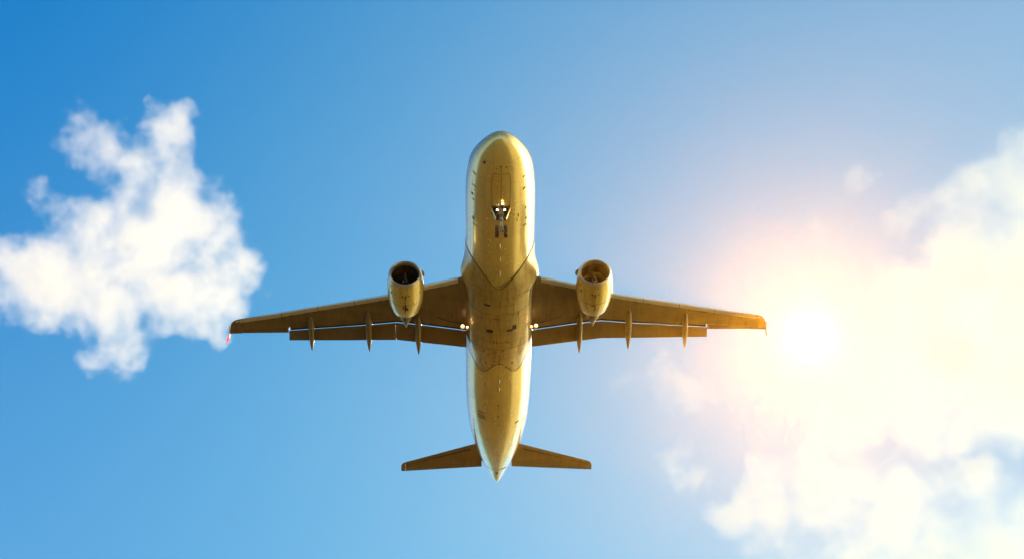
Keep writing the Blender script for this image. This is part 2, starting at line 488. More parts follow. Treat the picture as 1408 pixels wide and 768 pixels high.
def make_fairing():
    bm = bmesh.new()
    rows = []
    n = 90
    for j in range(n + 1):
        ph = -1.62 + 3.24 * j / n
        x0, x1 = fair_xf(ph), fair_xr(ph)
        r = []
        for i in range(61):
            t = i/60
            x = x0 + (x1-x0)*t
            r.append(fair(x, ph))
        r[0:0] = [fus(x0, ph) - Vector((sin(ph), 0, -cos(ph)))*.02]
        r.append(fus(x1, ph) - Vector((sin(ph), 0, -cos(ph)))*.02)
        rows.append(r)
    grid(bm, rows)
    # outline gap
    phs = [-1.5 + 3.0*j/60 for j in range(61)]
    ribbon(bm, fair, [(fair_xf(p)+.01, p) for p in phs], .055, 1, lift=.008)
    ribbon(bm, fair, [(fair_xr(p)-.03, p) for p in phs], .06, 1, lift=.008)
    F = lambda x, X: (x, math.asin(max(-1, min(1, X/2.35))))
    def rb(pts, w=.022, m=2, sub=8): ribbon(bm, fair, [F(*p) for p in pts], w, m, sub=sub, lift=.008)
    rb([(12.5, -.55), (13.9, -.55)]); rb([(12.5, .5), (13.8, .5)])
    for s in (-1, 1):
        rb([(13.0, s*1.75), (13.2, s*1.3), (13.15, s*.85), (13.45, s*.85), (13.45, s*1.05)], .024, 1)
        rb([(14.0, s*2.1), (14.6, s*1.75), (14.85, s*1.1), (14.85, s*.6)], .026, 1)
        rb([(14.95, s*1.1), (15.4, s*1.1), (15.4, s*1.7)], .02)
        rb([(18.0, s*2.1), (18.25, s*1.5), (18.25, s*.1)], .028, 1)
        rb([(18.25, s*.62), (18.25, s*.62), (20.1, s*.62)], .02)
        rb([(18.2, s*1.22), (20.2, s*1.22)], .018)
        rb([(19.3, s*.25), (19.3, s*1.3)], .018, 1); rb([(18.75, s*.3), (18.75, s*1.35)], .016)
        rb([(20.05, s*.35), (20.05, s*1.6)], .018)
        rb([(16.7, s*1.5), (18.2, s*1.5)], .02)
        rb([(18.25, s*.1), (18.8, s*.28), (19.3, s*.25)], .02, 1)
    rb([(13.2, 1.45), (13.2, 1.8), (14.4, 1.8)], .026, 1)
    rb([(13.5, 0.02), (19.9, 0.02)], .012)
    rb([(13.9, .15), (13.9, .85), (15.2, .85)], .024, 1)
    # vents and intakes
    for x, X, dx, dX in ((13.95, -.78, .09, .18), (15.2, -.25, .07, .13), (16.45, -.62, .17, .2), (16.4, .62, .11, .17), (16.2, .92, .22, .12), (14.9, -.2, .05, .08),
                         (17.5, -.35, .12, .06), (17.55, -.15, .1, .05), (17.5, .45, .13, .07), (17.6, .6, .1, .05), (17.55, .08, .05, .05), (14.95, 1.15, .18, .04),
                         (19.6, -.3, .05, .1), (20.0, -.9, .2, .05), (20.0, .9, .16, .06), (19.6, -1.05, .03, .15), (19.8, 0, .3, .03), (18.6, -.3, .18, .05), (18.4, .25, .14, .06),
                         (19.0, -.75, .05, .12), (18.6, -.98, .12, .04), (19.1, 1.35, .2, .03)):
        ph = F(x, X)[1]; d = dX/2.3/max(.4, cos(ph))
        patch(bm, fair, x-dx, x+dx, ph-d, ph+d, 1 if dx*dX > .012 else 2, nx=2, npn=2, lift=.01)
    # ram-air inlet scoops stand proud of the skin
    for x, X in ((13.75, -.78), (16.2, -.62)):
        p = fair(x, F(x, X)[1]); box(bm, p + Vector((0, 0, -.01)), (.38, .12, .06), mat=0, bev=.02)
    return link('belly_fairing', bm, [M_fair, M_seam, M_seam2], jet)
make_fairing()

# ---------------- wings
def zw(y): return -1.25 + max(0, y-2) * .16
LE = lin([0.8, 2, 2.5, 4.7, 6.9, 9.5, 11.9, 14, 16.4, 16.7, 16.88, 16.97, 17.0], [12.0, 12.58, 12.84, 13.93, 15.2, 16.35, 17.38, 18.33, 19.32, 19.5, 19.78, 20.2, 20.7])
GAP = lin([.8, 2.05, 4.75, 6.42, 8.4, 9.6, 13.15], [17.95, 17.9, 17.78, 17.76, 18.41, 18.74, 19.8])
HINGE = lin([13.1, 16.25], [19.55, 20.13])
TE = lin([13.0, 16.0, 17.0], [20.05, 20.66, 20.86])

def foil(y, xl, xt, T=None, n=22, te=.006, t0=0, t1=1, off=0.0, s=1):
    c = xt - xl
    T = T if T is not None else .125 * c
    up, lo = [], []
    for i in range(n+1):
        t = t0 + (t1-t0) * (1-cos(pi*i/n))/2 if t0 == 0 and t1 == 1 else t0 + (t1-t0)*(i/n)
        h = 5*T*(.2969*sqrt(t)-.126*t-.3516*t*t+.2843*t**3-.1036*t**4) + te*t + off
        z = zw(y) + .38*T
        x = xl + c*t - (off if t < .02 else 0)
        up.append(Vector((s*y, x, z + h*1.0))); lo.append(Vector((s*y, x, z - h*.8)))
    return up, lo

def loop(up, lo): return up[::-1] + lo[1:]

def wing_bottom(y, x):
    """height of the lower wing skin"""
    xl = LE(y); xt = GAP(y) if y < 13.13 else TE(y)
    c = xt - xl; T = .125*c; t = max(0.001, min(1, (x-xl)/c))
    h = 5*T*(.2969*sqrt(t)-.126*t-.3516*t*t+.2843*t**3-.1036*t**4) + .006*t
    return zw(y) + .38*T - .8*(h + (.014*t if y < 13.13 else 0))

def make_wing(s):
    bm = bmesh.new()
    ys = list(np.linspace(.8, 13.12, 40))
    grid(bm, [loop(*foil(y, LE(y), GAP(y), te=.02, s=s)) for y in ys], close=True, cap0=True, cap1=True)
    ys = list(np.linspace(13.124, 16.2, 10))
    rows = []
    for y in ys:
        xl, xt = LE(y), TE(y); h = (HINGE(y)-xl)/(xt-xl)
        u, l = foil(y, xl, xt, s=s, n=40)
        u = [p for p in u if (p.y-xl)/(xt-xl) <= .74] ; l = l[:len(u)]
        rows.append(loop(u, l))
    k = min(len(r) for r in rows); rows = [r for r in rows if len(r) == k]
    grid(bm, rows, close=True, cap0=True, cap1=True)
    ys = [16.204, 16.4, 16.55, 16.7, 16.8, 16.88, 16.94, 16.98, 17.0]
    grid(bm, [loop(*foil(y, LE(y), TE(y), T=.125*1.3*max(.12, sqrt(max(0, 1-((y-16.2)/.82)**2))), s=s)) for y in ys], close=True, cap0=True, cap1=True)
    # panel lines, fuel-tank hatches and drain marks on the lower skin
    def wl(pts, w, m=2, sub=10):
        P = []
        for a, b in zip(pts, pts[1:]):
            for k in range(sub+1):
                P.append((a[0]+(b[0]-a[0])*k/sub, a[1]+(b[1]-a[1])*k/sub))
        rows = []
        for i, (y, x) in enumerate(P):
            a = P[max(0, i-1)]; b = P[min(len(P)-1, i+1)]
            t = Vector((b[0]-a[0], b[1]-a[1]))
            if t.length < 1e-6: continue
            t.normalize(); nx_, ny_ = -t.y*w/2, t.x*w/2
            rows.append([Vector((s*(y+nx_), x+ny_, wing_bottom(y+nx_, x+ny_)-.006)), Vector((s*(y-nx_), x-ny_, wing_bottom(y-nx_, x-ny_)-.006))])
        grid(bm, rows, mat=m)
    fr = lambda y, t: LE(y) + t*((GAP(y) if y < 13.13 else TE(y)) - LE(y))
    for t, w, m in ((.22, .02, 2), (.62, .016, 2), (.80, .018, 2)):
        wl([(2.3, fr(2.3, t)), (6.4, fr(6.4, t+.02)), (13.0, fr(13.0, t+.05))], w, m, 20)
    wl([(13.2, fr(13.2, .2)), (16.2, fr(16.2, .25))], .014, 2)
    wl([(2.2, GAP(2.2)-.09), (4.7, GAP(4.7)-.09), (6.4, GAP(6.4)-.09), (8.4, GAP(8.4)-.09), (13.1, GAP(13.1)-.09)], .17, 3, 12)   # shade of the flap cove, painted as a black strip
    for y in (2.9, 4.6, 7.4, 10.3, 13.6):
        wl([(y, fr(y, .12)), (y+.0, fr(y, .9))], .010, 2)
    wl([(3.0, 16.2), (2.85, 17.0)], .03, 1); wl([(2.35, 17.15), (3.0, 17.12), (3.9, 16.75)], .10, 1)   # stowed gear leg fairing edge
    wl([(2.4, 16.3), (4.2, 16.15), (6.0, 16.0)], .02, 2)
    rr = random.Random(5)
    for y in [2.6+.22*i for i in range(11)] + [7.3, 8.3, 8.5, 9.3, 9.9, 11.0, 11.15, 11.9, 12.8, 13.0, 13.5, 15.1, 15.3]:   # slat track slots and drains
        l = rr.uniform(.05, .16)
        if rr.random() < .8: wl([(y, fr(y, .0) + .34), (y+l, fr(y+l, .0) + .34)], rr.uniform(.04, .09), 1, 2)
    for y, t in ((3.6, .45), (5.2, .5), (7.9, .55), (9.1, .5), (10.4, .55), (12.3, .6), (14.2, .55)):
        wl([(y-.16, fr(y, t)), (y+.16, fr(y, t))], .12, 2, 3)
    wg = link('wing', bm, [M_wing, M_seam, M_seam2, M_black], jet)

    # slats: bright leading-edge panels
    for (y0, y1) in ((2.55, 4.95), (6.75, 9.0), (9.03, 11.3), (11.33, 13.6), (13.63, 16.3)):
        bm = bmesh.new(); rows = []
        for y in np.linspace(y0, y1, 8):
            xl = LE(y); xt = GAP(y) if y < 13.13 else TE(y)
            u, l = foil(y, xl, xt, s=s, n=9, t0=0, t1=.30/(xt-xl), off=.014)
            rows.append(loop(u, l))
        vs = grid(bm, rows)
        link('slat', bm, M_slat, wg)
    # aileron
    bm = bmesh.new(); rows = []
    for y in np.linspace(13.22, 16.2, 10):
        xl, xt = LE(y), TE(y)
        xa = xl + .755*(xt-xl); T = .125*(xt-xl)
        z = wing_bottom(y, xa)
        c = xt - xa
        prof = [(0, .0, 1), (.02, .07, 1)]
        up = [Vector((s*y, xa + c*t, z + .045 + .05*(1-t)*sqrt(min(1, t*12)) + .02*t)) for t in (0, .02, .06, .15, .4, .7, 1)]
        lo = [Vector((s*y, xa + c*t, z + .045 - .045*(1-t*.9)*sqrt(min(1, t*12)) + .012*t)) for t in (0, .02, .06, .15, .4, .7, 1)]
        rows.append(loop(up, lo))
    grid(bm, rows, close=True, cap0=True, cap1=True)
    link('aileron', bm, M_flap, wg)
    # flaps, drooped behind the slot
    FT_out = lin([6.4, 9.8, 13.2], [19.44, 20.1, 20.72]); FT_in = lin([2.1, 6.4], [19.52, 19.44])
    for (y0, y1, ft, cut) in ((2.03, 6.4435, FT_in, 0), (6.4465, 13.2, FT_out, 1)):
        bm = bmesh.new(); rows = []
        for y in np.linspace(y0, y1, 16):
            g = GAP(y); z0 = wing_bottom(y, g)
            dz0, dz1 = .05, .42
            x0 = g + .02; x1 = ft(y) - 1.254*dz1 + .12
            c = x1 - x0; T = .13
            up, lo = [], []
            for i in range(13):
                t = (1-cos(pi*i/12))/2
                h = 5*T*(.2969*sqrt(t)-.126*t-.3516*t*t+.2843*t**3-.1036*t**4) + .004
                zc = z0 - dz0 - (dz1-dz0)*(t**1.15)
                up.append(Vector((s*y, x0+c*t, zc+h))); lo.append(Vector((s*y, x0+c*t, zc-h*.7)))
            rows.append(loop(up, lo))
        grid(bm, rows, close=True, cap0=True, cap1=True)
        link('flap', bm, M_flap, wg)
    # flap track fairings: slim canoes hanging under the wing
    for y, x0, x1, w in ((5.04, 16.6, 20.66, .20), (8.14, 16.84, 20.93, .205), (11.77, 18.0, 21.58, .185)):
        bm = bmesh.new(); rows = []
        x1 = x1 - 1.254*.62
        n = 26
        for i in range(n+1):
            t = i/n
            x = x0 + (x1-x0)*t
            r = (max(0, sin(pi*min(1, t**.80)))**.62) * (1 if t < .72 else 1 - .25*((t-.72)/.28))
            zb = zw(y) - .02 - .60*sm(.25, 1.0, t)
            ww = w*max(.03, r); hh = .27*max(.03, r)
            rows.append([Vector((s*y + ww*cos(2*pi*k/18), x, zb - .02 + hh*sin(2*pi*k/18)*(1 if sin(2*pi*k/18) < 0 else .8))) for k in range(18)])
        grid(bm, rows, close=True, cap0=True, cap1=True)
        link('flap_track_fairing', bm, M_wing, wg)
    # wing-tip fence, lower blade swept aft
    bm = bmesh.new()
    for (zz, sgn) in ((1, 1), (-.45, 1)):
        rows = []
        for k in range(7):
            t = k/6
            zc = zw(17) + .1 + zz*.52*t
            xa = 20.05 + .62*t + .25*t*t; xb = 20.95 + .38*t
            th = .035*(1-.7*t)
            X = 17.02 + .03*t
            rows.append([Vector((s*X, xa, zc)), Vector((s*(X+th), xa+.2*(xb-xa), zc)), Vector((s*(X+th), xa+.7*(xb-xa), zc)), Vector((s*X, xb, zc)), Vector((s*(X-th), xa+.7*(xb-xa), zc)), Vector((s*(X-th), xa+.2*(xb-xa), zc))])
        grid(bm, rows, close=True, cap0=True, cap1=True)
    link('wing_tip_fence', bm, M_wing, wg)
    if s < 0:
        bm = bmesh.new()
        tube(bm, [(s*17.1, 20.86, zw(17)-.04), (s*17.14, 21.05, zw(17)-.22), (s*17.2, 21.2, zw(17)-.42)], [.05, .10, .04], 10)
        o = link('navigation_light', bm, M_red, wg); o['label'] = 'red glowing light at the left wing tip'
    else:
        bm = bmesh.new()
        tube(bm, [(s*17.06, 20.86, zw(17)-.04), (s*17.09, 21.05, zw(17)-.2), (s*17.1, 21.15, zw(17)-.34)], [.03, .03, .01], 10)
        link('static_wick', bm, M_wing, wg)
    # white tip light lens on the leading corner
    bm = bmesh.new()
    rows = []
    for k in range(6):
        y = 16.25 + .35*k/5; x = LE(y) + .08
        rows.append([Vector((s*y, x-.02, wing_bottom(y, x)-.012)), Vector((s*y, x+.1, wing_bottom(y, x+.1)-.014))])
    grid(bm, rows); link('strobe_lens', bm, M_white, wg)
    # landing lights let down under the wing root
    for (X, x, rr_) in ((2.28, 16.72, .13), (1.99, 16.66, .085)):
        bm = bmesh.new()
        z = -1.62 if X > 2.1 else -1.75
        lathe(bm, [(0, .01), (-.035, rr_*.6), (0, rr_), (.05, rr_*1.06), (.16, rr_*.7), (.2, .02)], (s*X, x, z), seg=20)
        tube(bm, [(s*X, x+.1, z), (s*X, x+.2, z+.4)], .03, 8)
        bm.faces.ensure_lookup_table()
        for f in bm.faces:
            cm = f.calc_center_median()
            if cm.y < x + .03: f.material_index = 1 if (cm - Vector((s*X, cm.y, z))).length < rr_*.7 else 2
        link('landing_light', bm, [M_steel, M_lamp, M_halo], wg)
    return wg
for s in (-1, 1): make_wing(s)

# ---------------- engines
def make_engine(s):
    c = Vector((s*5.77, 11.06, -1.96))
    bm = bmesh.new()
    lathe(bm, [(.20, 1.025), (.6, 1.085), (1.1, 1.12), (1.7, 1.12), (2.3, 1.07), (2.8, .98), (3.1, .905), (3.27, .86), (3.26, .835), (3.0, .84), (2.4, .80)], c, 64)
    def esurf(x, ph):
        r = float(np.interp(x, [.2, .6, 1.1, 1.7, 2.3, 2.8, 3.1, 3.27], [1.025, 1.085, 1.12, 1.12, 1.07, .98, .905, .86]))
        return c + Vector((r*sin(ph), x, -r*cos(ph)))
    global surf_axis
    keep = surf_axis
    surf_axis = lambda x: c + Vector((0, x, 0))
    ribbon(bm, esurf, [(1.75+.10*cos(p), p) for p in np.linspace(-1.7, 1.7, 40)], .025, 1)
    ribbon(bm, esurf, [(x, 0.0) for x in np.linspace(.9, 3.25, 14)], .018, 1)
    ribbon(bm, esurf, [(2.65, p) for p in np.linspace(-1.7, 1.7, 30)], .012, 2)
    for x, ph, dx, dp in ((.95, -.16, .06, .05), (.95, 0.02, .07, .04), (.9, .2, .03, .05), (1.1, 0, .12, .03), (.95, -.85, .09, .05), (.45, -.95, .07, .03), (1.0, .9, .06, .03), (2.0, -.12, .05, .07), (2.3, .05, .05, .05), (2.45, -.03, .09, .03)):
        patch(bm, esurf, x-dx, x+dx, ph-dp, ph+dp, 1, nx=2, npn=2)
    # oil soot below the accessory gearbox: irregular drips, with a shape of their own
    for x, ph, dx, dp in (((1.95, 0, .22, .05), (2.15, 0.02, .2, .075), (2.1, -.12, .12, .03), (2.2, .12, .1, .03)) if s < 0 else ((2.0, 0.02, .16, .025),)):
        patch(bm, esurf, x-dx, x+dx, ph-dp, ph+dp, 1, lift=.007, nx=3, npn=3)
    surf_axis = keep
    en = link('engine', bm, [M_eng, M_seam, M_seam2], jet)
    # lip
    bm = bmesh.new()
    lathe(bm, [(.20, 1.027), (.11, 1.0), (.04, .965), (0, .92), (.02, .885), (.08, .855), (.18, .835), (.3, .825)], c, 64)
    link('inlet_lip', bm, M_lip, en)
    bm = bmesh.new()
    lathe(bm, [(.3, .825), (.6, .83), (.95, .86), (1.25, .87), (1.35, .3), (1.36, .02)], c, 64)
    link('inlet_duct', bm, M_duct, en)
    bm = bmesh.new()
    nb = 36
    for k in range(nb):
        a0 = 2*pi*k/nb
        rows = []
        for i in range(5):
            r = .26 + .58*i/4; tw = .35 + .6*i/4; da = .11*(1 - .1*i)
            rows.append([c + Vector((r*cos(a0+d*.085), 1.12 + d*.06*(1.6-i*.25), r*sin(a0+d*.085))) for d in (-1, -.3, .3, 1)])
        grid(bm, rows)
    link('fan', bm, M_spin, en)
    bm = bmesh.new()
    lathe(bm, [(.62, .012), (.66, .05), (.78, .12), (.95, .2), (1.12, .27), (1.2, .27)], c, 32)
    # white spiral painted on the spinner
    rows = []
    for k in range(30):
        t = k/29; a = -1.2 + 5.2*t
        aft = .70 + .10*t; r = float(np.interp(aft, [.66, .78, .95], [.05, .12, .2]))+.004
        if s > 0: aft = .80; r = .138; a = 2*pi*t
        rows.append([c + Vector((r*cos(a), aft-.014, r*sin(a))), c + Vector(((r+.02)*cos(a), aft+.014, (r+.02)*sin(a)))])
    grid(bm, rows, mat=1)
    link('spinner', bm, [M_spin, M_white], en)
    bm = bmesh.new()
    lathe(bm, [(2.4, .60), (3.2, .46), (3.8, .42), (4.3, .36), (4.31, .33), (3.8, .36)], c, 40)
    lathe(bm, [(3.7, .33), (4.3, .29), (4.8, .18), (5.3, .03)], c, 32)
    link('exhaust_nozzle', bm, M_exh, en)
    # pylon
    bm = bmesh.new(); rows = []
    for i in range(12):
        t = i/11; x = 12.1 + 5.2*t
        zt = -.92 + .35*sin(min(1, t*1.6)*pi/2) if x < 15 else -.75
        zt = min(zt, -.62)
        zb = c.z + .3 if x < 14.2 else c.z + .3 + (x-14.2)*.22
        w = .2*(sin(pi*min(1, max(.04, t)**.6))**.5 if 0 < t < 1 else .1) + .02
        rows.append([Vector((c.x-w, x, zt)), Vector((c.x+w, x, zt)), Vector((c.x+w, x, zb)), Vector((c.x-w, x, zb))])
    grid(bm, rows, close=True, cap0=True, cap1=True)
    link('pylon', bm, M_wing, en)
    # inboard strake
    bm = bmesh.new()
    a = R(28); d = Vector((-s*cos(a), 0, sin(a)))
    r0 = 1.08
    pts = [(.35, 0), (.62, .2), (1.0, .24), (1.15, 0)]
    for sgn in (1, -1):
        pass
    nrm = Vector((sin(a)*s, 0, cos(a))) * .02
    A = [bm.verts.new(c + Vector((0, x, 0)) + d*(r0+h) + nrm) for x, h in pts]
    B = [bm.verts.new(c + Vector((0, x, 0)) + d*(r0+h) - nrm) for x, h in pts]
    bm.faces.new(A); bm.faces.new(B[::-1])
    for k in range(4): bm.faces.new((A[k], B[k], B[(k+1) % 4], A[(k+1) % 4]))
    link('strake', bm, M_exh, en)
for s in (-1, 1): make_engine(s)

# ---------------- tail
def make_tailplane(s):
    TL = lin([.2, 1.5, 6.15, 6.3, 6.38], [32.1, 32.85, 35.48, 35.62, 35.9]); TT = lin([.2, .8, 6.4], [35.15, 35.26, 36.5])
    z = lambda y: 1.0 + .1*y
    def sec(y, x0, x1, T, t0=0, t1=1):
        up, lo = [], []
        for i in range(17):
            t = t0 + (t1-t0)*(1-cos(pi*i/16))/2
            h = 5*T*(.2969*sqrt(t)-.126*t-.3516*t*t+.2843*t**3-.1036*t**4) + .004
            up.append(Vector((s*y, x0+(x1-x0)*t, z(y)+h))); lo.append(Vector((s*y, x0+(x1-x0)*t, z(y)-h)))
        return loop(up, lo)
    bm = bmesh.new()
    ys = list(np.linspace(.2, 6.1, 20))
    grid(bm, [sec(y, TL(y), TT(y), .1*(TT(y)-TL(y)), 0, .73) for y in ys], close=True, cap0=True, cap1=True)
    ys = [6.104, 6.2, 6.28, 6.34, 6.38]
    grid(bm, [sec(y, TL(y), TT(y), .1*max(.15, 1-((y-6.1)/.3)**2)) for y in ys], close=True, cap0=True, cap1=True)
    # dark seal along the leading-edge joint
    rows = []
    for y in np.linspace(1.75, 6.0, 14):
        c = TT(y)-TL(y); T = .1*c; t = .30/c
        h = lambda t: 5*T*(.2969*sqrt(t)-.126*t-.3516*t*t+.2843*t**3)+.010
        w = .10*(6.2-y)/4.5+.02
        rows.append([Vector((s*y, TL(y)+.26, z(y)-h(.26/c))), Vector((s*y, TL(y)+.26+w, z(y)-h((.26+w)/c)))])
    grid(bm, rows, mat=1)
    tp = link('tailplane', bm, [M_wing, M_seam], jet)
    bm = bmesh.new(); rows = []
    for y in np.linspace(1.0, 6.09, 14):
        x0 = TL(y) + .742*(TT(y)-TL(y)); x1 = TT(y); h = .045*(x1-x0) + .02
        rows.append([Vector((s*y, x0, z(y)+h)), Vector((s*y, x1, z(y)+.01)), Vector((s*y, x1, z(y)-.01)), Vector((s*y, x0, z(y)-h-.015))])
    grid(bm, rows, close=True, cap0=True, cap1=True)
    link('elevator', bm, M_wing, tp)
for s in (-1, 1): make_tailplane(s)

def make_fin():
    bm = bmesh.new(); rows = []
    for i in range(10):
        t = i/9; z = 1.6 + 6.1*t
        x0 = 28.6 + 5.0*t; x1 = 34.6 + 1.6*t; T = .1*(x1-x0)
        up, lo = [], []
        for k in range(13):
            u = (1-cos(pi*k/12))/2
            h = 5*T*(.2969*sqrt(u)-.126*u-.3516*u*u+.2843*u**3-.1036*u**4)+.004
            up.append(Vector((h, x0+(x1-x0)*u, z))); lo.append(Vector((-h, x0+(x1-x0)*u, z)))
        rows.append(loop(up, lo))
    grid(bm, rows, close=True, cap0=True, cap1=True)
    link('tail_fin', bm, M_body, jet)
make_fin()

# ---------------- nose gear
def make_gear():
    bm = bmesh.new()
    wx, wz = 5.07, -3.76
    tube(bm, [(0, 4.95, -1.9), (0, 5.0, -2.9)], .085, 16)
    tube(bm, [(0, 5.0, -2.85), (0, wx-.02, wz+.05)], .055, 16)
    tube(bm, [(0, 5.0, -2.5), (0, 5.0, -2.62)], .15, 16)
    tube(bm, [(-.30, wx, wz), (.30, wx, wz)], .05, 12)
    tube(bm, [(0, 4.98, -2.86), (0, 4.98, -3.0)], .13, 16)
    gear = link('nose_gear', bm, M_steel, jet)
    bm = bmesh.new()     # torque links, ahead of the leg
    for sx in (-1, 1):
        tube(bm, [(sx*.07, 4.93, -3.0), (sx*.045, 4.78, -3.25)], .022, 8)
        tube(bm, [(sx*.045, 4.78, -3.25), (sx*.07, 4.98, -3.55)], .022, 8)
    tube(bm, [(-.07, 4.78, -3.25), (.07, 4.78, -3.25)], .025, 8)
    link('torque_link', bm, M_steel, gear)
    bm = bmesh.new()     # drag brace running forward to the bay
    tube(bm, [(-.22, 4.4, -2.0), (-.06, 4.97, -2.75)], .035, 10); tube(bm, [(.22, 4.4, -2.0), (.06, 4.97, -2.75)], .035, 10)
    link('drag_brace', bm, M_exh, gear)
    for sx in (-1, 1):
        bm = bmesh.new()
        prof = [(-.11, .20), (-.115, .30), (-.095, .355), (-.05, .378), (0, .382), (.05, .378), (.095, .355), (.115, .30), (.11, .20)]
        rows = [[Vector((sx*.262 + a, wx + r*cos(2*pi*k/40), wz + r*sin(2*pi*k/40))) for k in range(40)] for a, r in prof]
        grid(bm, rows, close=True)
        for kk in (-.045, 0, .045):
            rows = [[Vector((sx*.262 + kk + d, wx + .3835*cos(2*pi*k/40), wz + .3835*sin(2*pi*k/40))) for k in range(40)] for d in (-.006, .006)]
            grid(bm, rows, close=True, mat=1)
        wh = link('wheel', bm, [M_rub, M_black], gear)
        bm = bmesh.new()
        rows = [[Vector((sx*.262 + a, wx + r*cos(2*pi*k/24), wz + r*sin(2*pi*k/24))) for k in range(24)] for a, r in [(-.10, .02), (-.10, .12), (-.085, .2), (.085, .2), (.10, .12), (.10, .02)]]
        grid(bm, rows, close=True, cap0=True, cap1=True)
        link('rim', bm, M_steel, wh)
    # open aft doors, hanging each side of the leg and leaning inward, black inside
    for sx in (-1, 1):
        bm = bmesh.new()
        A = [Vector((sx*.58, 4.9, -2.02)), Vector((sx*.58, 5.2, -2.02)), Vector((sx*.34, 5.2, -2.76)), Vector((sx*.32, 5.0, -2.78))]
        off = Vector((-sx*.035, 0, -.012))
        va = [bm.verts.new(p) for p in A]; vb = [bm.verts.new(p + off) for p in A]
        bm.faces.new(va); f = bm.faces.new(vb[::-1]); f.material_index = 1
        for k in range(4): bm.faces.new((va[k], vb[k], vb[(k+1) % 4], va[(k+1) % 4]))
        link('gear_door', bm, [M_eng, M_black], gear, smooth=False)
    # black plate and skin sheet put in for the bay's shade between the doors
    bm = bmesh.new()
    A = [(-.55, 5.1, -2.04), (.55, 5.1, -2.04), (.31, 5.16, -2.74), (-.31, 5.16, -2.74)]
    va = [bm.verts.new(Vector(p)) for p in A]; vb = [bm.verts.new(Vector(p) + Vector((0, .1, 0))) for p in A]
    bm.faces.new(va); bm.faces.new(vb[::-1])
    for k in range(4): bm.faces.new((va[k], vb[k], vb[(k+1) % 4], va[(k+1) % 4]))
    rows = [[fus(x, ph) + Vector((0, 0, -.012)) for ph in np.linspace(-.27, .27, 9)] for x in (4.78, 5.0, 5.3, 5.6)]
    grid(bm, rows)
    link('gear_bay_shade', bm, M_black, gear, smooth=False)
    for X in (-.21, .21):
        bm = bmesh.new()
        lathe(bm, [(-.02, .01), (-.02, .055), (0, .075), (.04, .08), (.15, .05), (.17, .01)], (X, 4.86, -2.26), seg=20)
        for f in bm.faces:
            if f.calc_center_median().y < 4.86: f.material_index = 1
        link('taxi_light', bm, [M_steel, M_lampw], gear)
    # take-off light higher on the leg, warm
    bm = bmesh.new()
    lathe(bm, [(-.02, .01), (-.02, .06), (0, .075), (.04, .08), (.12, .05), (.14, .01)], (.10, 4.42, -2.16), seg=16)
    for f in bm.faces:
        if f.calc_center_median().y < 4.42: f.material_index = 1
    link('taxi_light', bm, [M_steel, M_lamp], gear)
make_gear()

# ---------------- blade antennas and drain masts along the keel
for x, l, h, dx, m in ((8.45, .5, .16, -.02, M_white), (9.62, .34, .22, 0, M_white), (11.0, .5, .22, 0, M_white), (21.75, .36, .2, .04, M_white), (22.6, .36, .2, .04, M_white), (8.75, .12, .1, -.05, M_exh), (31.9, .3, .12, 0, M_exh)):
    bm = bmesh.new()
    zb = f_bot(x) + .02; rows = []
    for t in (0, .5, 1):
        w = .035*(1-.4*t); x0 = x - l/2 + l*.35*t; x1 = x + l/2
        rows.append([Vector((dx, x0, zb-h*t)), Vector((dx+w, x0+.3*(x1-x0), zb-h*t)), Vector((dx, x1, zb-h*t)), Vector((dx-w, x0+.3*(x1-x0), zb-h*t))])
    grid(bm, rows, close=True, cap1=True)
    link('antenna_blade', bm, m, jet)

